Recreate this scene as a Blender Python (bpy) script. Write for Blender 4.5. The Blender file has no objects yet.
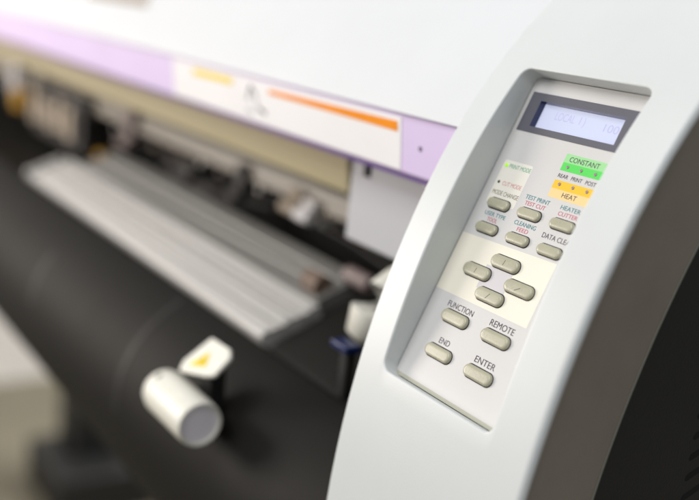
import bpy, bmesh, math, random
from mathutils import Vector, Matrix
random.seed(4)
scene = bpy.context.scene
C = scene.collection
MM = .001
PC = Vector((0, 0, 1.05))                      # middle of the key panel
TH = math.radians(66)
S = Vector((0, math.cos(TH), math.sin(TH)))    # up the slope of the panel
N = Vector((0, -math.sin(TH), math.cos(TH)))   # out of the panel
XA = Vector((1, 0, 0))

def pp(x, s, h=0.0):
    """panel coordinates in millimetres -> world"""
    return PC + XA * (x * MM) + S * (s * MM) + N * (h * MM)

def prof(s):
    return 16 - (.0012 if s < 18 else .0019) * (s - 18) ** 2

# ------------------------------------------------------------------ materials
def mat(name, col, rough=.5, spec=.5, bump=0, bscale=200, var=0, vscale=8, coat=0, metal=0, emis=None, estr=0, stretch=None):
    m = bpy.data.materials.new(name); m.use_nodes = True
    nt = m.node_tree; b = nt.nodes['Principled BSDF']
    b.inputs['Base Color'].default_value = (*col, 1)
    b.inputs['Roughness'].default_value = rough
    b.inputs['Specular IOR Level'].default_value = spec
    b.inputs['Metallic'].default_value = metal
    b.inputs['Coat Weight'].default_value = coat
    b.inputs['Coat Roughness'].default_value = .15
    if emis:
        b.inputs['Emission Color'].default_value = (*emis, 1)
        b.inputs['Emission Strength'].default_value = estr
    tc = nt.nodes.new('ShaderNodeTexCoord')
    vec = tc.outputs['Object']
    if stretch:
        mp = nt.nodes.new('ShaderNodeMapping'); mp.inputs['Scale'].default_value = stretch
        nt.links.new(vec, mp.inputs['Vector']); vec = mp.outputs['Vector']
    if bump:
        n = nt.nodes.new('ShaderNodeTexNoise'); n.inputs['Scale'].default_value = bscale
        n.inputs['Detail'].default_value = 3
        nt.links.new(vec, n.inputs['Vector'])
        bp = nt.nodes.new('ShaderNodeBump'); bp.inputs['Strength'].default_value = bump
        bp.inputs['Distance'].default_value = .0002
        nt.links.new(n.outputs['Fac'], bp.inputs['Height'])
        nt.links.new(bp.outputs['Normal'], b.inputs['Normal'])
    if var:
        n2 = nt.nodes.new('ShaderNodeTexNoise'); n2.inputs['Scale'].default_value = vscale
        n2.inputs['Detail'].default_value = 5; n2.inputs['Roughness'].default_value = .6
        nt.links.new(vec, n2.inputs['Vector'])
        cr = nt.nodes.new('ShaderNodeValToRGB')
        cr.color_ramp.elements[0].position = .3; cr.color_ramp.elements[1].position = .7
        cr.color_ramp.elements[0].color = (*[max(0, c * (1 - var)) for c in col], 1)
        cr.color_ramp.elements[1].color = (*[min(1, c * (1 + var)) for c in col], 1)
        nt.links.new(n2.outputs['Fac'], cr.inputs['Fac'])
        nt.links.new(cr.outputs['Color'], b.inputs['Base Color'])
        mr = nt.nodes.new('ShaderNodeMapRange')
        mr.inputs['To Min'].default_value = max(0, rough - .07); mr.inputs['To Max'].default_value = min(1, rough + .07)
        nt.links.new(n2.outputs['Fac'], mr.inputs['Value'])
        nt.links.new(mr.outputs['Result'], b.inputs['Roughness'])
    return m

M = dict(
    shell=mat('white_abs', (.66, .69, .685), .38, bump=.12, bscale=1500, var=.02, vscale=14),
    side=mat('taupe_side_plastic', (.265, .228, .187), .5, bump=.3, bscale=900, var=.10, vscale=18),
    body=mat('black_body_paint', (.010, .010, .010), .5, bump=.5, bscale=900, var=.15, vscale=30),
    slot=mat('slot_black', (.002, .002, .002), .9),
    panel=mat('panel_film', (.615, .61, .60), .45, bump=.15, bscale=1200, var=.012, vscale=40),
    cream=mat('cream_print', (.82, .79, .68), .5, var=.01, vscale=60),
    grey_print=mat('grey_print', (.60, .585, .60), .5),
    patch=mat('pale_cream_print', (.80, .78, .70), .5),
    key=mat('olive_grey_key', (.42, .41, .30), .28, bump=.15, bscale=1500, var=.05, vscale=120),
    gap=mat('key_gap_dark', (.03, .025, .035), .7),
    keymark=mat('key_mark', (.10, .10, .07), .6),
    bezel=mat('display_bezel_plastic', (.10, .10, .125), .5, bump=.2, bscale=1200),
    well=mat('display_well', (.02, .03, .10), .25),
    lcd=mat('backlit_lcd', (.25, .27, .33), .25, emis=(.72, .76, 1.0), estr=.62),
    lcdink=mat('lcd_segments', (.24, .24, .34), .4, emis=(.52, .52, .80), estr=.62),
    green1=mat('pale_green_print', (.32, .68, .30), .5),
    green2=mat('green_print', (.08, .66, .09), .5),
    yel1=mat('amber_print', (.84, .52, .01), .5),
    yel2=mat('pale_amber_print', (.84, .62, .28), .5),
    led=mat('unlit_led', (.30, .20, .24), .3),
    ledon=mat('lit_lime_led', (.35, .75, .02), .4, emis=(.45, .9, .03), estr=.35),
    ink=mat('dark_ink', (.05, .04, .055), .6),
    teal=mat('teal_ink', (.03, .22, .25), .6),
    red=mat('red_ink', (.60, .11, .17), .6),
    greenink=mat('green_ink', (.10, .42, .25), .6),
    pinkink=mat('pink_ink', (.66, .25, .26), .6),
    brownink=mat('brown_ink', (.17, .14, .08), .6),
    lavender=mat('lavender_plastic', (.72, .59, .87), .42, bump=.2, bscale=900, var=.03, vscale=10),
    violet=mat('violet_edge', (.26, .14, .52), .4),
    label=mat('white_sticker', (.90, .89, .90), .4, var=.01, vscale=25),
    orange=mat('orange_print', (.95, .30, .0), .6, spec=.2, var=.08, vscale=90),
    yellow=mat('yellow_print', (.90, .68, .0), .6, spec=.2),
    tan=mat('tan_lip', (.43, .37, .215), .5, var=.12, vscale=9, stretch=(.3, 6, 6)),
    rail=mat('grey_rail', (.33, .30, .25), .45, metal=.0, var=.15, vscale=8, stretch=(.3, 8, 8)),
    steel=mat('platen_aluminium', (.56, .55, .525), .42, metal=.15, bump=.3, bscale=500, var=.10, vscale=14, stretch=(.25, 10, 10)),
    steel_shaded=mat('platen_shaded_aluminium', (.22, .215, .20), .45, metal=.15, bump=.3, bscale=500, var=.14, vscale=14, stretch=(.25, 10, 10)),  # same aluminium, darkened to carry the shade towards the rear
    groove=mat('groove', (.30, .28, .26), .6),
    inner=mat('cavity_black', (.018, .016, .015), .55, var=.3, vscale=12),
    guide=mat('black_guide', (.0075, .0070, .0055), .62, spec=.15, bump=.5, bscale=700, var=.12, vscale=11),
    seam=mat('grey_guide_band', (.022, .022, .020), .55, spec=.2),
    column=mat('lilac_grey_housing', (.47, .475, .50), .5, bump=.2, bscale=900, var=.02, vscale=12),
    knob=mat('ivory_plastic', (.78, .77, .68), .42, bump=.3, bscale=500, var=.04, vscale=60),
    knobend=mat('lilac_grey_cap', (.88, .85, .90), .5, var=.05, vscale=60),
    dot=mat('dark_dimple', (.10, .11, .09), .7),
    blue=mat('blue_plastic', (.003, .014, .08), .35),
    brownp=mat('brown_grille', (.30, .19, .10), .6, var=.1, vscale=60),
    beige=mat('beige_plastic', (.40, .33, .25), .5, var=.08, vscale=20),
    pink=mat('pinkish_roller', (.22, .17, .16), .5, var=.1, vscale=30),
    paleblue=mat('pale_blue_cap', (.38, .42, .68), .3, coat=.5),
    floor=mat('olive_beige_floor', (.17, .155, .11), .6, bump=.4, bscale=60, var=.10, vscale=5),
    wall=mat('white_wall', (.86, .82, .78), .8, bump=.3, bscale=90, var=.02, vscale=4),
    foot=mat('dark_steel_foot', (.012, .012, .012), .5, bump=.3, bscale=300, var=.1, vscale=9),
    trim=mat('grey_trim', (.30, .30, .25), .5),
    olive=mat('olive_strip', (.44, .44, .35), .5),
    amber=mat('amber_plastic', (.55, .30, .03), .5),
    brownr=mat('brown_rubber', (.16, .11, .08), .6, var=.1, vscale=40),
    cover=mat('white_cover_plastic', (.69, .71, .725), .5, bump=.25, bscale=1500, var=.015, vscale=12),
    screw=mat('small_screw', (.12, .10, .16), .4),
)

# ------------------------------------------------------------------ helpers
def link(name, bm, m, parent=None, smooth=35, bevel=0, seg=3):
    me = bpy.data.meshes.new(name)
    bmesh.ops.recalc_face_normals(bm, faces=bm.faces[:])
    bm.to_mesh(me); bm.free()
    for k in (m if isinstance(m, (list, tuple)) else [m]):
        me.materials.append(M[k])
    o = bpy.data.objects.new(name, me); C.objects.link(o)
    if parent: o.parent = parent
    if smooth:
        me.polygons.foreach_set('use_smooth', [True] * len(me.polygons))
        me.set_sharp_from_angle(angle=math.radians(smooth))
    if bevel:
        b = o.modifiers.new('bevel', 'BEVEL'); b.width = bevel; b.segments = seg
        b.limit_method = 'ANGLE'; b.angle_limit = math.radians(35); b.harden_normals = False
    return o

def empty(name, loc=(0, 0, 0), parent=None):
    o = bpy.data.objects.new(name, None); C.objects.link(o); o.location = loc
    if parent: o.parent = parent
    return o

def prism_bm(bm, pts, x0, x1, mi=0):
    """closed YZ outline extruded along X"""
    a = [bm.verts.new((x0, y, z)) for y, z in pts]
    b = [bm.verts.new((x1, y, z)) for y, z in pts]
    n = len(pts); fs = [bm.faces.new(a), bm.faces.new(b[::-1])]
    for i in range(n):
        fs.append(bm.faces.new((a[i], b[i], b[(i + 1) % n], a[(i + 1) % n])))
    for f in fs: f.material_index = mi

def prism(name, pts, x0, x1, m, parent, **k):
    bm = bmesh.new(); prism_bm(bm, pts, x0, x1)
    return link(name, bm, m, parent, **k)

def box_bm(bm, a, b, mi=0, mtx=None):
    vs = [Vector((x, y, z)) for x in (a[0], b[0]) for y in (a[1], b[1]) for z in (a[2], b[2])]
    if mtx: vs = [mtx @ v for v in vs]
    v = [bm.verts.new(c) for c in vs]
    for q in ((0, 1, 3, 2), (4, 6, 7, 5), (0, 4, 5, 1), (2, 3, 7, 6), (0, 2, 6, 4), (1, 5, 7, 3)):
        f = bm.faces.new([v[i] for i in q]); f.material_index = mi

def box(name, a, b, m, parent, **k):
    bm = bmesh.new(); box_bm(bm, a, b)
    return link(name, bm, m, parent, **k)

def tube_bm(bm, pts, r, seg=14, mi=0, caps=True, straight=False):
    pts = [Vector(p) for p in pts]; rings = []
    rr = r if isinstance(r, (list, tuple)) else [r] * len(pts)
    for i, p in enumerate(pts):
        d = (pts[min(i + 1, len(pts) - 1)] - pts[max(i - 1, 0)])
        if d.length < 1e-9: d = pts[-1] - pts[0]
        if straight: d = pts[len(pts) // 2] - pts[0]
        d.normalize()
        u = d.cross(Vector((0, 0, 1)) if abs(d.z) < .9 else Vector((0, 1, 0))).normalized(); w = d.cross(u)
        rings.append([bm.verts.new(p + (u * math.cos(2 * math.pi * k / seg) + w * math.sin(2 * math.pi * k / seg)) * rr[i]) for k in range(seg)])
    for i in range(len(rings) - 1):
        for k in range(seg):
            f = bm.faces.new((rings[i][k], rings[i][(k + 1) % seg], rings[i + 1][(k + 1) % seg], rings[i + 1][k])); f.material_index = mi
    if caps:
        f = bm.faces.new(rings[0][::-1]); f.material_index = mi
        f = bm.faces.new(rings[-1]); f.material_index = mi

# ------------------------------------------------------------------ the setting
bm = bmesh.new(); v = [bm.verts.new(p) for p in ((-2.45, -3, 0), (3, -3, 0), (3, 4, 0), (-2.45, 4, 0))]; bm.faces.new(v)
floor = link('floor', bm, 'floor', smooth=0); floor['kind'] = 'structure'
wall = box('wall', (-2.56, -3, 0), (-2.42, 4, 2.7), 'wall', None, smooth=0); wall['kind'] = 'structure'

# ------------------------------------------------------------------ the printer
printer = empty('wide_format_printer', (0, .3, 0))
printer['label'] = 'white and lavender wide-format printer with a key panel, black front guide and pale platen'
printer['category'] = 'printer'
inv = Matrix.Translation((0, -.3, 0))
_link = link
def link(name, bm, m, parent=None, **k):       # children of the printer keep world coordinates in their meshes
    o = _link(name, bm, m, parent, **k)
    if parent is printer: o.matrix_parent_inverse = inv
    return o

# --- control pod shell: one surface with a rounded well let into it
XL, XR, SB, ST, RC = -30.5, 42.6, -66.8, 79.3, 4.6      # well
PL, PR, PB, PT = -48.0, 66.0, -270.0, 250.0             # whole pod
def rrect(x0, x1, s0, s1, r, n_side=40, n_arc=8):
    """points and tags of a rounded rectangle, counter-clockwise from lower left"""
    out = []
    r = max(r, .01)
    def side(a, b, tag):
        for i in range(n_side):
            t = i / n_side
            out.append((a[0] + (b[0] - a[0]) * t, a[1] + (b[1] - a[1]) * t, tag, t))
    def arc(cx, cy, a0, tag):
        for i in range(n_arc):
            a = math.radians(a0 + 90 * i / n_arc)
            out.append((cx + r * math.cos(a), cy + r * math.sin(a), tag, i / n_arc))
    side((x0 + r, s0), (x1 - r, s0), 'B'); arc(x1 - r, s0 + r, -90, 'c1')
    side((x1, s0 + r), (x1, s1 - r), 'R'); arc(x1 - r, s1 - r, 0, 'c2')
    side((x1 - r, s1), (x0 + r, s1), 'T'); arc(x0 + r, s1 - r, 90, 'c3')
    side((x0, s1 - r), (x0, s0 + r), 'L'); arc(x0 + r, s0 + r, 180, 'c4')
    return out

bm = bmesh.new()
rings = []
RI, RO = 1.0, 2.4
tags = rrect(XL, XR, SB, ST, RC)
def inner(off):                                 # loop grown outward by off
    return [(a, b) for a, b, _, _ in rrect(XL - off, XR + off, SB - off, ST + off, RC + off)]
def outer(off):                                 # matching loop on the outline, shrunk by off
    return [(a, b) for a, b, _, _ in rrect(PL + off * .3, PR - off, PB + off, PT - off, 3 + 0 * off)]
def add(loop, hf):
    rings.append([bm.verts.new(pp(a, b, hf(a, b))) for a, b in loop])
add(inner(.0), lambda a, b: -4.0)
add(inner(0), lambda a, b: prof(b) - RI)
for q in range(1, 7):
    th = math.radians(90 * q / 6)
    add(inner(RI * (1 - math.cos(th))), lambda a, b: prof(b) - RI + RI * math.sin(th))
iL, oL = inner(RI), outer(RO)
NR = 26
for j in range(1, NR):
    t = j / NR
    add([(p[0] * (1 - t) + q_[0] * t, p[1] * (1 - t) + q_[1] * t) for p, q_ in zip(iL, oL)], lambda a, b: prof(b))
for q in range(0, 7):
    th = math.radians(90 * q / 6)
    add(outer(RO * (1 - math.sin(th))), lambda a, b: prof(b) - (RO if a > 0 else .3 * RO) * (1 - math.cos(th)))
add(outer(0), lambda a, b: prof(b) - RO - .6)
add(outer(2.0), lambda a, b: prof(b) - RO - .6)
add(outer(2.0), lambda a, b: prof(b) - RO - 6)
n = len(rings[0])
for i in range(len(rings) - 1):
    for k in range(n):
        bm.faces.new((rings[i][k], rings[i][(k + 1) % n], rings[i + 1][(k + 1) % n], rings[i + 1][k]))
shell = link('front_shell', bm, 'shell', printer, smooth=50)

# --- grey side of the pod, and the thin raised edge behind it
def strip_outline(hf, hb, s0=-262, s1=242, n=60):
    out = []
    for i in range(n + 1):
        s = s0 + (s1 - s0) * i / n
        p = pp(0, s, prof(s) + hf); out.append((p.y, p.z))
    for i in range(n, -1, -1):
        s = s0 + (s1 - s0) * i / n
        p = pp(0, s, prof(s) + hb); out.append((p.y, p.z))
    return out
bm = bmesh.new()
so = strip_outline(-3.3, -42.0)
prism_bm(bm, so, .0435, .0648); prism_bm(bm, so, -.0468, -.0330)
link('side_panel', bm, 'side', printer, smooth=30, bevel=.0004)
prism('edge_trim', strip_outline(-42.0, -42.7), -.045, .0650, 'trim', printer, smooth=30)

# --- black end housing behind the pod
pts = strip_outline(-43.0, -46.0)[:61]
pts += [(.62, pts[-1][1]), (.62, .35), (pts[0][0], .35)]
housing = prism('end_housing', pts, -.0445, .0630, 'body', printer, smooth=30)
# vent slots: rows and columns of slanted slots
for c in range(4):
    for r in range(9):
        z0 = .9965 - r * .0095; y0 = .0640 + c * .022
        bm = bmesh.new()
        o_ = []
        for i in range(16):
            a = 2 * math.pi * i / 16
            yy = math.cos(a) * .0018 + (.0045 if math.cos(a) > 0 else -.0045)
            zz = math.sin(a) * .0017
            o_.append((y0 + .004 + yy, z0 + zz + yy * .35))
        prism_bm(bm, o_, .0600, .06306)
        link('vent_slot', bm, 'slot', printer, smooth=30)

# --- key panel (a part) with its keys, prints, display and lamps (sub-parts)
WX0, WX1, WS0, WS1 = -20.8, 28.2, 56.6, 68.6
def plate_bm(bm, loop_o, loop_i, h, mi=0):
    a = [bm.verts.new(pp(x, s, h)) for x, s in loop_o]; b = [bm.verts.new(pp(x, s, h)) for x, s in loop_i]
    k = len(a)
    for i in range(k):
        f = bm.faces.new((a[i], a[(i + 1) % k], b[(i + 1) % k], b[i])); f.material_index = mi
    return a, b
def rectloop(x0, x1, s0, s1): return [(x0, s0), (x1, s0), (x1, s1), (x0, s1)]
bm = bmesh.new()
plate_bm(bm, rectloop(XL + .30, XR - .30, SB + .30, ST - .30), rectloop(WX0 - .5, WX1 + .5, WS0 - .5, WS1 + .5), 0)
panel = link('key_panel', bm, 'panel', printer, smooth=0)

def sub(name, bm, m, **k):
    o = link(name, bm, m, panel, **k)
    return o
def flat(name, loop, h, m):
    bm = bmesh.new(); bm.faces.new([bm.verts.new(pp(x, s, h)) for x, s in loop])
    return sub(name, bm, m, smooth=0)

# bezel with a well that goes down to the screen
bm = bmesh.new()
ob, ib = rectloop(-27.6, 33.6, 53.8, 72.2), rectloop(WX0, WX1, WS0, WS1)
a, b = plate_bm(bm, ob, ib, .35)
c_ = [bm.verts.new(pp(x, s, .02)) for x, s in ob]
for i in range(4): bm.faces.new((a[i], a[(i + 1) % 4], c_[(i + 1) % 4], c_[i]))
d_ = [bm.verts.new(pp(x, s, -3.2)) for x, s in ib]
for i in range(4):
    f = bm.faces.new((b[i], b[(i + 1) % 4], d_[(i + 1) % 4], d_[i])); f.material_index = 1
sub('display_bezel', bm, ['bezel', 'well'], smooth=0)
flat('display_screen', rectloop(WX0 - .3, WX1 + .3, WS0 - .3, WS1 + .3), -3.0, 'lcd')

def text(name, s_, cx, base, width, cap, m, h=.06, lean=0, bold=.0):
    cu = bpy.data.curves.new('t', 'FONT'); cu.body = s_; cu.size = 1; cu.offset = bold
    o = bpy.data.objects.new('t', cu); C.objects.link(o)
    dg = bpy.context.evaluated_depsgraph_get(); dg.update()
    me = bpy.data.meshes.new_from_object(o.evaluated_get(dg))
    xs = [v.co.x for v in me.vertices]; x0, x1 = min(xs), max(xs)
    ch = .729
    for v_ in me.vertices:
        X = (v_.co.x - (x0 + x1) / 2) / (x1 - x0) * width
        Y = v_.co.y / ch * cap
        v_.co = pp(cx + X + lean * Y, base + Y, h)
    me.name = name; me.materials.clear(); me.materials.append(M[m])
    C.objects.unlink(o); bpy.data.objects.remove(o)
    t = bpy.data.objects.new(name, me); C.objects.link(t); t.parent = panel
    return t
text('screen_text', 'LOCAL  1 )', -3.2, 62.6, 17.5, 3.8, 'lcdink', h=-2.93)
text('screen_text', '100', 20.5, 62.0, 8.0, 3.6, 'lcdink', h=-2.93)

flat('cream_band', [(-30.15, 3.0), (-30.15, -24.2), (28.6, -24.2), (28.6, -2), (28.6, 4.1)], .03, 'cream')
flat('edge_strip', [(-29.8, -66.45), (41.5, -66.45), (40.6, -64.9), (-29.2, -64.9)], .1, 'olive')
flat('grey_patch', [(-7.2, -17.2), (9.2, -17.2), (9.2, -6.4), (-7.2, -6.4)], .06, 'grey_print')
def rl(x0, x1, s0, s1, r): return [(a, b) for a, b, _, _ in rrect(x0, x1, s0, s1, r, 2, 5)]
flat('mode_patch', rl(-25.4, -7.5, 19.2, 39.6, 1.2), .03, 'patch')
flat('pale_green_block', rl(7.0, 29.6, 44.4, 48.8, .05), .03, 'green1')
flat('green_bar', rectloop(7.2, 29.6, 41.3, 44.9), .05, 'green2')
flat('amber_bar', rectloop(7.2, 29.6, 33.3, 37.0), .05, 'yel1')
flat('pale_amber_block', rectloop(7.2, 29.6, 29.3, 33.5), .03, 'yel2')

def disc(name, x, s, r, m, h=.3):
    bm = bmesh.new()
    prev = None
    for rr, hh in ((r, .0), (r, h * .6), (r * .7, h * .95)):
        ring = [bm.verts.new(pp(x + rr * math.cos(2 * math.pi * k / 20), s + rr * math.sin(2 * math.pi * k / 20), hh + .06)) for k in range(20)]
        if prev:
            for k in range(20): bm.faces.new((prev[k], prev[(k + 1) % 20], ring[(k + 1) % 20], ring[k]))
        prev = ring
    bm.faces.new(prev)
    return sub(name, bm, m, smooth=60)
for x in (10.6, 18.3, 26.1):
    disc('indicator_lamp', x, 43.15, .72, 'led'); disc('indicator_lamp', x, 35.4, .72, 'led')
disc('indicator_lamp', -23.1, 37.1, .95, 'ledon')['label'] = 'lit lime green lamp'
disc('indicator_lamp', -23.1, 29.1, .65, 'gap')

T = [('PRINT MODE', -14.6, 36.3, 13.4, 2.0, 'greenink'), ('CUT MODE', -14.6, 28.1, 12.0, 2.0, 'pinkink'),
     ('MODE CHANGE', -15.9, 23.5, 16.4, 2.1, 'brownink'),
     ('TEST PRINT', 3.2, 25.6, 14.4, 2.0, 'teal'), ('TEST CUT', 3.2, 23.0, 12.2, 1.9, 'red'),
     ('HEATER', 22.4, 25.7, 11.0, 2.0, 'teal'), ('CUTTER', 22.4, 23.0, 10.8, 1.9, 'red'),
     ('USER TYPE', -16.0, 13.7, 13.2, 1.9, 'teal'), ('TOOL', -16.4, 11.2, 6.4, 1.9, 'red'),
     ('CLEANING', 3.0, 13.8, 13.0, 2.0, 'teal'), ('FEED', 3.0, 11.3, 6.6, 1.9, 'red'),
     ('DATA CLEAR', 22.9, 12.4, 17.2, 2.3, 'ink'),
     ('CONSTANT', 18.1, 45.6, 16.6, 2.3, 'ink'), ('REAR', 10.5, 38.2, 5.6, 1.8, 'ink'), ('PRINT', 18.2, 38.2, 6.0, 1.8, 'ink'),
     ('POST', 26.0, 38.2, 5.6, 1.8, 'ink'), ('HEAT', 18.6, 30.4, 8.0, 2.2, 'ink'),
     ('FUNCTION', -9.9, -29.5, 16.8, 2.7, 'ink'), ('REMOTE', 16.7, -29.2, 14.6, 2.9, 'ink'),
     ('END', -9.8, -45.5, 6.8, 2.7, 'ink'), ('ENTER', 16.8, -45.4, 12.4, 2.9, 'ink')]
for s_, x, s0, w, c, m in T: text('printed_word', s_, x, s0, w, c, m, h=.08)

def key_mesh(L, H, top, mark=None):
    """long pill-shaped key standing in a dark slot; local coordinates in mm mapped at placement"""
    def loop(off, h, seg=14):
        r = H / 2 + off; hx = L / 2 - H / 2; out = []
        for i in range(seg + 1):
            a = -math.pi / 2 + math.pi * i / seg; out.append((hx + r * math.cos(a), r * math.sin(a), h))
        for i in range(seg + 1):
            a = math.pi / 2 + math.pi * i / seg; out.append((-hx + r * math.cos(a), r * math.sin(a), h))
        return out
    return [loop(.42, .10), loop(.4, .12)], [loop(.0, .12), loop(-.02, top * .55), loop(-.22, top * .80), loop(-.6, top * .94), loop(-1.1, top), loop(-1.7, top * 1.01)]
def key(x, s, L, H, top=1.6, mark=None):
    gapl, kl = key_mesh(L, H, top)
    bm = bmesh.new()
    def ring(l): return [bm.verts.new(pp(x + a, s + b, c)) for a, b, c in l]
    g = ring(gapl[0]); f = bm.faces.new(g); f.material_index = 1
    prev = ring(kl[0])
    for l in kl[1:]:
        cur = ring(l); n_ = len(cur)
        for k in range(n_): bm.faces.new((prev[k], prev[(k + 1) % n_], cur[(k + 1) % n_], cur[k]))
        prev = cur
    bm.faces.new(prev)
    if mark:
        (ax, as_), (bx, bs) = mark
        d = Vector((bx - ax, bs - as_)).normalized() * .16; q = Vector((-d.y, d.x))
        vs = [bm.verts.new(pp(x + px, s + ps, top * 1.01 + .03)) for px, ps in
              ((ax + q.x, as_ + q.y), (bx + q.x, bs + q.y), (bx - q.x, bs - q.y), (ax - q.x, as_ - q.y))]
        f = bm.faces.new(vs); f.material_index = 2
    return sub('key', bm, ['key', 'gap', 'keymark'], smooth=60)
for x, s in ((-16.6, 19.6), (2.7, 19.6), (22.2, 19.6), (-16.8, 8.0), (2.8, 8.0), (22.0, 8.0)): key(x, s - .15, 13.4, 4.5)
key(3.0, -3.4, 16.8, 5.6, mark=((-.2, -1.1), (.3, 1.3)))
key(-10.5, -10.9, 16.8, 5.6, mark=((-.2, -1.1), (.3, 1.3)))
key(16.2, -11.0, 16.8, 5.6, mark=((-1.2, -1.2), (1.6, .5)))
key(2.8, -18.7, 16.8, 5.6, mark=((-.9, -1.4), (.9, 1.2)))
for x, s in ((-10.0, -33.3), (16.3, -33.3), (-10.0, -49.6), (16.4, -49.6)): key(x, s, 16.8, 5.5)

# ------------------------------------------------------------------ body, cover and band left of the pod
X0, X1 = -1.95, -.0482
# white cover: follows the pod's profile a little lower, from the lavender band upward
cov = [(.0058, 1.0964)]
for i in range(40):
    s = 50 + (250 - 50) * i / 39
    p = pp(0, s, prof(s) - .5); cov.append((p.y, p.z))
last = cov[-1]
cov += [(last[0] + .06, last[1] + .012), (.60, last[1] + .012), (.60, 1.10), (.05, 1.10), (.03, 1.0985)]
cover = prism('top_cover', cov, X0, X1, 'cover', printer, smooth=40)
# lavender band: front face Y = .011, with a violet shaded lower edge
yb = .011
def yf(z): return .0112 - (z - 1.0668) * .12       # the band leans forward a little
prism('lavender_band', [(yf(1.0960), 1.0960), (yf(1.0668), 1.0668), (yb + .006, 1.0640), (.028, 1.0640), (.028, 1.0960)], X0, X1 + .0005, 'lavender', printer, smooth=30, bevel=.001)
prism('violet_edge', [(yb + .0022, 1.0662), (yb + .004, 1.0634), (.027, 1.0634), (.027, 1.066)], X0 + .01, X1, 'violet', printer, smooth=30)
# warning label on the band
lab = prism('warning_label', [(yf(1.0676) - .0004, 1.0676), (yf(1.0676) + .0003, 1.0676), (yf(1.0940) + .0003, 1.0940), (yf(1.0940) - .0004, 1.0940)], -.3775, -.0945, 'label', printer, smooth=0, bevel=.0002)
def lquad(name, pts, m, o=.0006):
    bm = bmesh.new(); bm.faces.new([bm.verts.new((x, yf(z) - o, z)) for x, z in pts])
    t = _link(name, bm, m, lab, smooth=0)
    return t
lquad('yellow_bar', [(-.342, 1.0864), (-.2815, 1.0868), (-.281, 1.0906), (-.3425, 1.0906)], 'yellow')
lquad('orange_bar', [(-.2320, 1.0873), (-.0972, 1.0865), (-.0976, 1.0916), (-.2322, 1.0899)], 'orange')
# pictogram of a hand and a pinch point
bm = bmesh.new()
def dsh(ax, az, bx, bz, w):
    a, b = Vector((ax, az)), Vector((bx, bz)); d = (b - a).normalized(); q = Vector((-d.y, d.x)) * w
    bm.faces.new([bm.verts.new((p.x, yf(p.y) - .00065, p.y)) for p in (a + q, b + q, b - q, a - q)])
dsh(-.2600, 1.0800, -.2560, 1.0895, .0009); dsh(-.2560, 1.0895, -.2490, 1.0840, .0008);
dsh(-.2490, 1.0840, -.2475, 1.0775, .0005); dsh(-.2455, 1.0770, -.2360, 1.0745, .0010); dsh(-.2620, 1.0740, -.2530, 1.0725, .0005)
_link('pictogram', bm, 'ink', lab, smooth=0)
# band screw
def screw(x, y, z, r, m):
    bm = bmesh.new(); tube_bm(bm, [(x, y, z), (x, y - .0008, z)], [r, r * .8], 16)
    return link('screw', bm, m, printer, smooth=40)
screw(-.0789, yf(1.0812) + .0002, 1.0812, .0013, 'screw')
screw(-.0967, .0300, 1.0600, .0018, 'label')

# brown slotted grille on the upper cover
bm = bmesh.new()
def cp(x, s, h): return PC + XA * x + S * (s * MM) + N * ((prof(s) - .9 + h) * MM)
gx0, gx1 = -.62, -.474
bm.faces.new([bm.verts.new(cp(x, s, .6)) for x, s in ((gx0, 78), (gx1, 78), (gx1, 110), (gx0, 110))])
for i in range(14):
    x = gx0 + .006 + i * (gx1 - gx0 - .008) / 14
    vs = [bm.verts.new(cp(a, s, .9)) for a, s in ((x, 79.5), (x + .004, 79.5), (x + .004, 108), (x, 108))]
    f = bm.faces.new(vs); f.material_index = 1
link('cover_grille', bm, ['beige', 'brownp'], printer, smooth=0)

# tan lip under the band, rail behind it
prism('tan_lip', [(.028, 1.0638), (.031, 1.0390), (.036, 1.0370), (.060, 1.0370), (.060, 1.0638)], X0 + .02, -.1690, 'tan', printer, smooth=30, bevel=.0015)
# right inner housing wall of the cavity
prism('inner_housing', [(.030, 1.0636), (.030, 1.0145), (.034, 1.0125), (.180, 1.0125), (.180, 1.0636)], -.1665, -.0490, 'column', printer, smooth=30, bevel=.0012)
box('housing_slot', (-.1530, .0292, 1.0530), (-.1475, .0306, 1.0625), 'slot', printer, smooth=0)
# guide rail of the carriage
prism('carriage_rail', [(.100, 1.0135), (.098, .9965), (.104, .9945), (.140, .9945), (.140, 1.0135)], X0 + .05, -.167, 'rail', printer, smooth=30, bevel=.001)
prism('lower_rail', [(.128, .9900), (.128, .9830), (.150, .9830), (.150, .9900)], X0 + .05, -.167, 'beige', printer, smooth=30, bevel=.001)
# dark interior
box('cavity_back', (X0 + .02, .165, .90), (-.05, .50, 1.0990), 'inner', printer, smooth=0)

# platen: front lip, ridged light table, rear table with shade put into its darker colour; tilted 21.5 degrees
A = math.radians(21.5)
def pt(u, w): return (u * math.cos(A) - w * math.sin(A), .9447 + u * math.sin(A) + w * math.cos(A))
PX0, PX1 = -.700, -.202
bm = bmesh.new()
prism_bm(bm, [pt(0, -.001), pt(.0015, .0), pt(.0435, .0), pt(.0435, -.012), pt(.001, -.012), pt(-.0005, -.004)], PX0, PX1 - .0)
for i in range(14):
    u0 = .0045 + i * .00275
    prism_bm(bm, [pt(u0, -.001), pt(u0, .0003 + .0003 * (i % 3)), pt(u0 + .0005, .0007 + .0003 * (i % 3)), pt(u0 + .0015, .0007 + .0003 * (i % 3)), pt(u0 + .0019, .0003), pt(u0 + .0019, -.001)],
             PX0 + .004, PX1 + (0, -.004, .003, -.006, .004, -.002)[i % 6])
for u0, w_ in ((.0118, .0010), (.0222, .0014), (.0295, .0010), (.0360, .0010)):
    prism_bm(bm, [pt(u0, -.001), pt(u0, .0017), pt(u0 + w_, .0017), pt(u0 + w_, -.001)], PX0 + .003, PX1 - .004, 1)
link('platen', bm, ['steel', 'groove'], printer, smooth=30, bevel=.0005, seg=2)
bm = bmesh.new()
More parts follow.
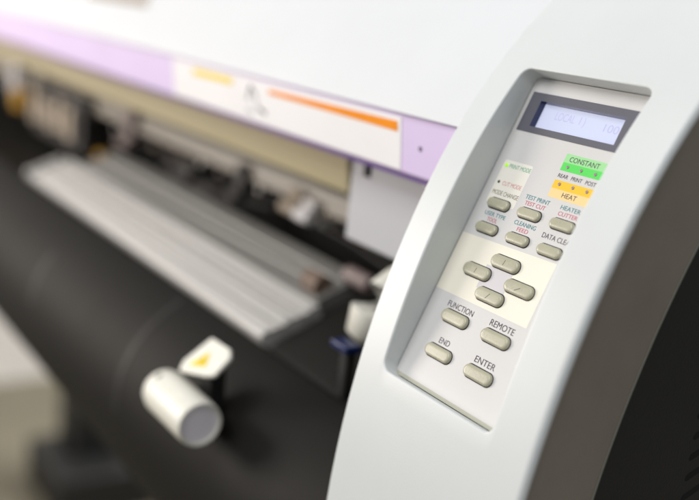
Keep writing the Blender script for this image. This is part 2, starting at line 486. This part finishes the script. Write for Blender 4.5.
prism_bm(bm, [pt(.0430, -.0006), pt(.0430, -.012), pt(.0830, -.012), pt(.0830, -.0008), pt(.0810, 0)], PX0 + .03, -.210)
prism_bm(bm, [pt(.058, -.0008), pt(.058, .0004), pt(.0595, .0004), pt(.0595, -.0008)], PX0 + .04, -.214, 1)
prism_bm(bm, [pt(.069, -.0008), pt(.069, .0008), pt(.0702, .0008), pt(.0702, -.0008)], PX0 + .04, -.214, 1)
link('rear_platen', bm, ['steel_shaded', 'steel'], printer, smooth=30, bevel=.0005, seg=2)
bm = bmesh.new()
for u in (.004, .014, .024, .034):
    y, z = pt(u, -.002)
    tube_bm(bm, [(PX0 - .010, y, z), (PX0 + .002, y, z)], [.0055, .007], 16)
link('platen_end_cap', bm, 'steel', printer, smooth=40)
bm = bmesh.new(); y, z = pt(.056, .003)
tube_bm(bm, [(-.235, y, z), (-.233, y, z), (-.215, y, z)], [.006, .0075, .0075], 18)
link('feed_roller', bm, 'brownr', printer, smooth=40)
bm = bmesh.new(); y, z = pt(.075, .004)
tube_bm(bm, [(-.214, y, z), (-.190, y, z), (-.188, y, z)], [.0060, .0060, .005], 18)
link('pinch_roller', bm, 'pink', printer, smooth=40)

# black curved front guide: deck, nose and underside
gp = [(.165, .905), (.165, .9300), (.060, .9300), (.010, .9340), (-.001, .9395), (-.008, .9370), (-.0165, .9315), (-.0255, .9245), (-.034, .9155), (-.041, .9055), (-.0462, .895),
      (-.0497, .884), (-.0512, .873), (-.0510, .861), (-.0490, .848), (-.0455, .835), (-.041, .823), (-.0355, .811), (-.0285, .799), (-.020, .788), (-.010, .778), (.004, .769), (.03, .761), (.10, .755), (.165, .755)]
prism('front_guide', gp, X0 + .03, -.0460, 'guide', printer, smooth=30)
prism('side_deck', [(.0030, .9370), (.0060, .9410), (.0735, .9715), (.10, .9800), (.165, .9800), (.165, .92), (.0, .92)], -.1945, -.0462, 'guide', printer, smooth=30)
# thin grey bands running round the guide
def band(x, w, i0, i1):
    bm = bmesh.new(); prev = None
    for i in range(i0, i1):
        y, z = gp[i]; y0, z0 = gp[i - 1]; y1, z1 = gp[i + 1]
        d = Vector((y1 - y0, z1 - z0)).normalized(); nrm = Vector((-d.y, d.x))
        if nrm.x > 0 and i > 6: nrm = -nrm
        if nrm.y < 0 and i <= 6: nrm = -nrm
        o = nrm * .0004
        cur = [bm.verts.new((x - w / 2, y + o.x, z + o.y)), bm.verts.new((x + w / 2, y + o.x, z + o.y))]
        if prev: bm.faces.new((prev[0], prev[1], cur[1], cur[0]))
        prev = cur
    link('guide_band', bm, 'seam', printer, smooth=60)
band(-.300, .0055, 5, 14); band(-.505, .0080, 8, 13)

# ivory roll stopper in front of the guide with its lilac end
kc = Vector((.0035, -.0600, .9163)); R = .0132
bm = bmesh.new()
xs = [(-.2125, .55), (-.2110, .78), (-.2080, .93), (-.2040, 1.0), (-.1600, 1.0), (-.1570, .985), (-.1555, .95), (-.1555, .86), (-.1572, .84)]
tube_bm(bm, [(x + kc.x, kc.y, kc.z) for x, _ in xs], [R * r for _, r in xs], 40, straight=True)
knob = link('roll_stopper', bm, 'knob', printer, smooth=40)
bm = bmesh.new(); tube_bm(bm, [(-.1574 + kc.x, kc.y, kc.z), (-.1569 + kc.x, kc.y, kc.z)], [R * .835, R * .82], 40)
_link('end_face', bm, 'knobend', knob, smooth=40)
for k in range(0):
    pass
bm = bmesh.new()
dn = Vector((0, -.45, .89)).normalized()
cpos = Vector((-.1975, kc.y, kc.z)) + dn * (R - .0003)
tube_bm(bm, [cpos, cpos + dn * .0004], [.0021, .0019], 16)
_link('dimple', bm, 'dot', knob, smooth=40)
# small arm that carries the stopper on the guide
box('stopper_arm', (-.197, -.052, .900), (-.185, -.020, .915), 'body', printer, smooth=0, bevel=.001)
# ivory tag with a warning triangle
def tq(a, b, h):                                  # plane of the tag
    o = Vector((-.1770, -.0455, .9468)); ux = Vector((1, 0, 0)); uy = Vector((0, .64, .77)); un = Vector((0, -.77, .64))
    return o + ux * a + uy * b + un * h
bm = bmesh.new()
tl = [(-.0120, -.0180), (.0120, -.0112), (.0190, -.0080), (.0205, .0050), (.0150, .0090), (-.0070, .0080), (-.0150, -.0120)]
lo = [bm.verts.new(tq(a, b, -.0012)) for a, b in tl]; hi = [bm.verts.new(tq(a, b, .0012)) for a, b in tl]
bm.faces.new(hi); bm.faces.new(lo[::-1])
for i in range(len(tl)): bm.faces.new((lo[i], lo[(i + 1) % 7], hi[(i + 1) % 7], hi[i]))
tag = link('warning_tag', bm, 'knob', printer, smooth=30, bevel=.0008)
box('tag_bracket', (-.186, -.046, .915), (-.172, -.036, .938), 'body', printer, smooth=0, bevel=.001)
bm = bmesh.new(); bm.faces.new([bm.verts.new(tq(a, b, .0016)) for a, b in ((-.0075, -.0120), (.0075, -.0070), (.0020, .0010))])
_link('warning_triangle', bm, 'yellow', tag, smooth=0)
bm = bmesh.new(); bm.faces.new([bm.verts.new(tq(a, b, .0018)) for a, b in ((.0002, -.0080), (.0012, -.0078), (.0018, -.0030), (.0004, -.0032))])
_link('triangle_mark', bm, 'ink', tag, smooth=0)

# ivory clamp lever and blue catch beside the pod
bm = bmesh.new()
tube_bm(bm, [(-.128, .052, 1.006), (-.127, .045, 1.000), (-.126, .036, .991), (-.127, .030, .980), (-.128, .028, .969), (-.128, .029, .964)], [.006, .009, .0125, .0150, .0135, .007], 20)
link('clamp_lever', bm, 'knob', printer, smooth=60)
box('blue_catch', (-.1190, -.004, .9680), (-.1030, .006, .9722), 'blue', printer, bevel=.001)
box('catch_base', (-.115, .000, .9400), (-.107, .006, .9678), 'body', printer, bevel=.002)

# pinch roller arms in the cavity
def arm(x, w, m, z0=.985, z1=1.010):
    bm = bmesh.new()
    box_bm(bm, (x - w / 2, .092, z0), (x + w / 2, .126, z1))
    tube_bm(bm, [(x - w * .6, .090, z0 - .004), (x + w * .6, .090, z0 - .004)], .005, 14)
    link('pinch_roller_arm', bm, m, printer, smooth=40, bevel=.002)
arm(-.680, .026, 'pink', .985, 1.024); arm(-.834, .034, 'pink', .970, .982); arm(-.424, .016, 'inner', .985, 1.008)
arm(-.333, .020, 'beige', .996, 1.006); arm(-.312, .018, 'label', .995, 1.003); arm(-.53, .02, 'inner', .975, .99)
box('cable_clip', (-.80, .100, .944), (-.780, .12, .952), 'amber', printer, bevel=.002)

# small fittings in the cavity: clips, screws and a wiring loom
for i in range(13):
    x = -.90 + i * .055 + random.uniform(-.012, .012)
    zz = random.choice((.9885, .9925, .9790))
    bm = bmesh.new(); tube_bm(bm, [(x, .128, zz), (x, .096, zz)], [.0035, .0028], 12)
    link('cavity_screw', bm, random.choice(('steel', 'beige', 'pink')), printer, smooth=40)
for i in range(4):
    bm = bmesh.new(); pts_ = []
    for k in range(40):
        x = -1.10 + k * .024
        pts_.append((x, .118 + .006 * i, .972 + .004 * i + .006 * math.sin(k * .45 + i) + .002 * random.random()))
    tube_bm(bm, pts_, .0022, 8)
    link('cavity_cable', bm, ('inner', 'body', 'beige', 'inner')[i], printer, smooth=60)

# print carriage parked at the far left, with its curved ink tube
cb = empty('print_carriage', (-.90, .12, .97), printer); cb.matrix_parent_inverse = inv
ci = Matrix.Translation((.90, -.12, -.97))
def csub(name, bm, m, **k):
    o = _link(name, bm, m, cb, **k); o.matrix_parent_inverse = ci; return o
bm = bmesh.new(); box_bm(bm, (-.99, .085, .945), (-.80, .16, 1.010)); csub('carriage_box', bm, 'inner', smooth=0, bevel=.004)
bm = bmesh.new()
for i in range(5): box_bm(bm, (-.985 + i * .036, .078, .958 + .004 * (i % 2)), (-.963 + i * .036, .085, 1.000 - .005 * (i % 3)))
csub('ink_damper', bm, 'beige', smooth=0, bevel=.003)
pts = []
for i in range(15):
    a = math.pi * (.5 + .5 * i / 14)
    pts.append((-.965 + .055 * math.cos(a), .075, 1.005 + .045 * math.sin(a) + (0 if i < 14 else -.00)))
pts += [(-1.022, .076, .990), (-1.024, .078, .962)]
bm = bmesh.new(); tube_bm(bm, pts[:16], .012, 14); csub('ink_tube', bm, 'label', smooth=60)
bm = bmesh.new(); tube_bm(bm, [(-1.013, .076, .995), (-1.017, .078, .970)], .0125, 14); csub('tube_collar', bm, 'amber', smooth=40)
bm = bmesh.new(); box_bm(bm, (-.93, .09, 1.018), (-.84, .13, 1.050)); csub('carriage_lid', bm, 'beige', smooth=0, bevel=.006)
bm = bmesh.new(); tube_bm(bm, [(-1.03, .085, .905), (-1.03, .072, .905), (-1.03, .066, .905)], [.019, .019, .010], 20)
link('pale_blue_cap', bm, 'paleblue', printer, smooth=50)
bm = bmesh.new(); tube_bm(bm, [(-1.10, .085, .855), (-1.10, .070, .855)], [.024, .022], 20)
link('beige_cap', bm, 'beige', printer, smooth=50)
# left end housing, closing the machine
box('left_housing', (X0 - .05, -.02, .62), (X0 + .04, .60, 1.26), 'shell', printer, bevel=.008)
# lower chassis and stand
box('chassis_beam', (X0 + .04, .10, .70), (-.05, .50, .90), 'inner', printer, smooth=0)
for x in (-1.84, -.16):
    st = box('stand_leg', (x + .02, .40, .10), (x + .14, .52, .72), 'foot', printer, bevel=.004)
    box('stand_foot', (x, .337, 0.0), (x + .24, .95, .10), 'foot', printer, bevel=.004)

# ------------------------------------------------------------------ lights
w = bpy.data.worlds.new('World'); scene.world = w; w.use_nodes = True
wt = w.node_tree; bg = wt.nodes['Background']
tc = wt.nodes.new('ShaderNodeTexCoord'); sx = wt.nodes.new('ShaderNodeSeparateXYZ'); cr = wt.nodes.new('ShaderNodeValToRGB')
mr = wt.nodes.new('ShaderNodeMapRange'); mr.inputs['From Min'].default_value = -1
wt.links.new(tc.outputs['Generated'], sx.inputs[0]); wt.links.new(sx.outputs['Z'], mr.inputs['Value']); wt.links.new(mr.outputs['Result'], cr.inputs['Fac'])
cr.color_ramp.elements[0].position = .40; cr.color_ramp.elements[0].color = (.13, .12, .11, 1)      # floor and furniture below
cr.color_ramp.elements[1].position = .62; cr.color_ramp.elements[1].color = (.92, .95, 1.0, 1)      # pale walls and ceiling above
# the room is darker to the right of the machine
mx = wt.nodes.new('ShaderNodeMapRange'); mx.inputs['From Min'].default_value = -.2; mx.inputs['From Max'].default_value = .9
mx.inputs['To Min'].default_value = .56; mx.inputs['To Max'].default_value = .42
wt.links.new(sx.outputs['X'], mx.inputs['Value']); wt.links.new(mx.outputs['Result'], bg.inputs[1])
wt.links.new(cr.outputs['Color'], bg.inputs[0])
def area(name, loc, target, size, power, col, sy=None):
    l = bpy.data.lights.new(name, 'AREA'); l.shape = 'RECTANGLE'; l.size = size; l.size_y = sy or size
    l.energy = power; l.color = col
    o = bpy.data.objects.new(name, l); C.objects.link(o); o.location = loc
    o.rotation_euler = (Vector(target) - Vector(loc)).to_track_quat('-Z', 'Y').to_euler()
    o['kind'] = 'helper'
    return o
area('overhead_light', (-.16, -1.33, 2.50), (-.1, 0, 1.05), 1.5, 25.5, (1, .985, .97), .9)
area('window_light', (-1.65, -1.15, 1.22), (-.75, 0, 1.07), .7, 22, (1, .90, .82), .7)
area('overhead_light', (-1.3, 1.6, 2.6), (-1.9, 1.1, 0), 1.0, 75, (1, .98, .95))  # added lamp out of view, brightens the far wall and floor

# ------------------------------------------------------------------ camera
Wm = [[0.5376460447, 0.2569779452, -0.8030560790], [0.8365402707, -0.0433661028, 0.5461865583], [0.1055324871, -0.9654437926, -0.2382880136]]
cam = bpy.data.cameras.new('Camera'); co = bpy.data.objects.new('Camera', cam); C.objects.link(co)
mt = Matrix.Identity(4)
for r in range(3):
    mt[r][0] = Wm[r][0]; mt[r][1] = -Wm[r][1]; mt[r][2] = -Wm[r][2]
mt.translation = Vector((0.30163, -0.28394, 1.14522))
co.matrix_world = mt
cam.lens = 51.502; cam.sensor_width = 36; cam.clip_start = .01; cam.clip_end = 100
cam.dof.use_dof = True; cam.dof.focus_distance = .415; cam.dof.aperture_fstop = 3.7; cam.dof.aperture_blades = 0
scene.camera = co

scene.view_settings.view_transform = 'Standard'; scene.view_settings.look = 'None'
scene.view_settings.exposure = 0; scene.view_settings.gamma = 1
scene.render.engine = 'CYCLES'
scene.cycles.use_denoising = True
scene.cycles.max_bounces = 8
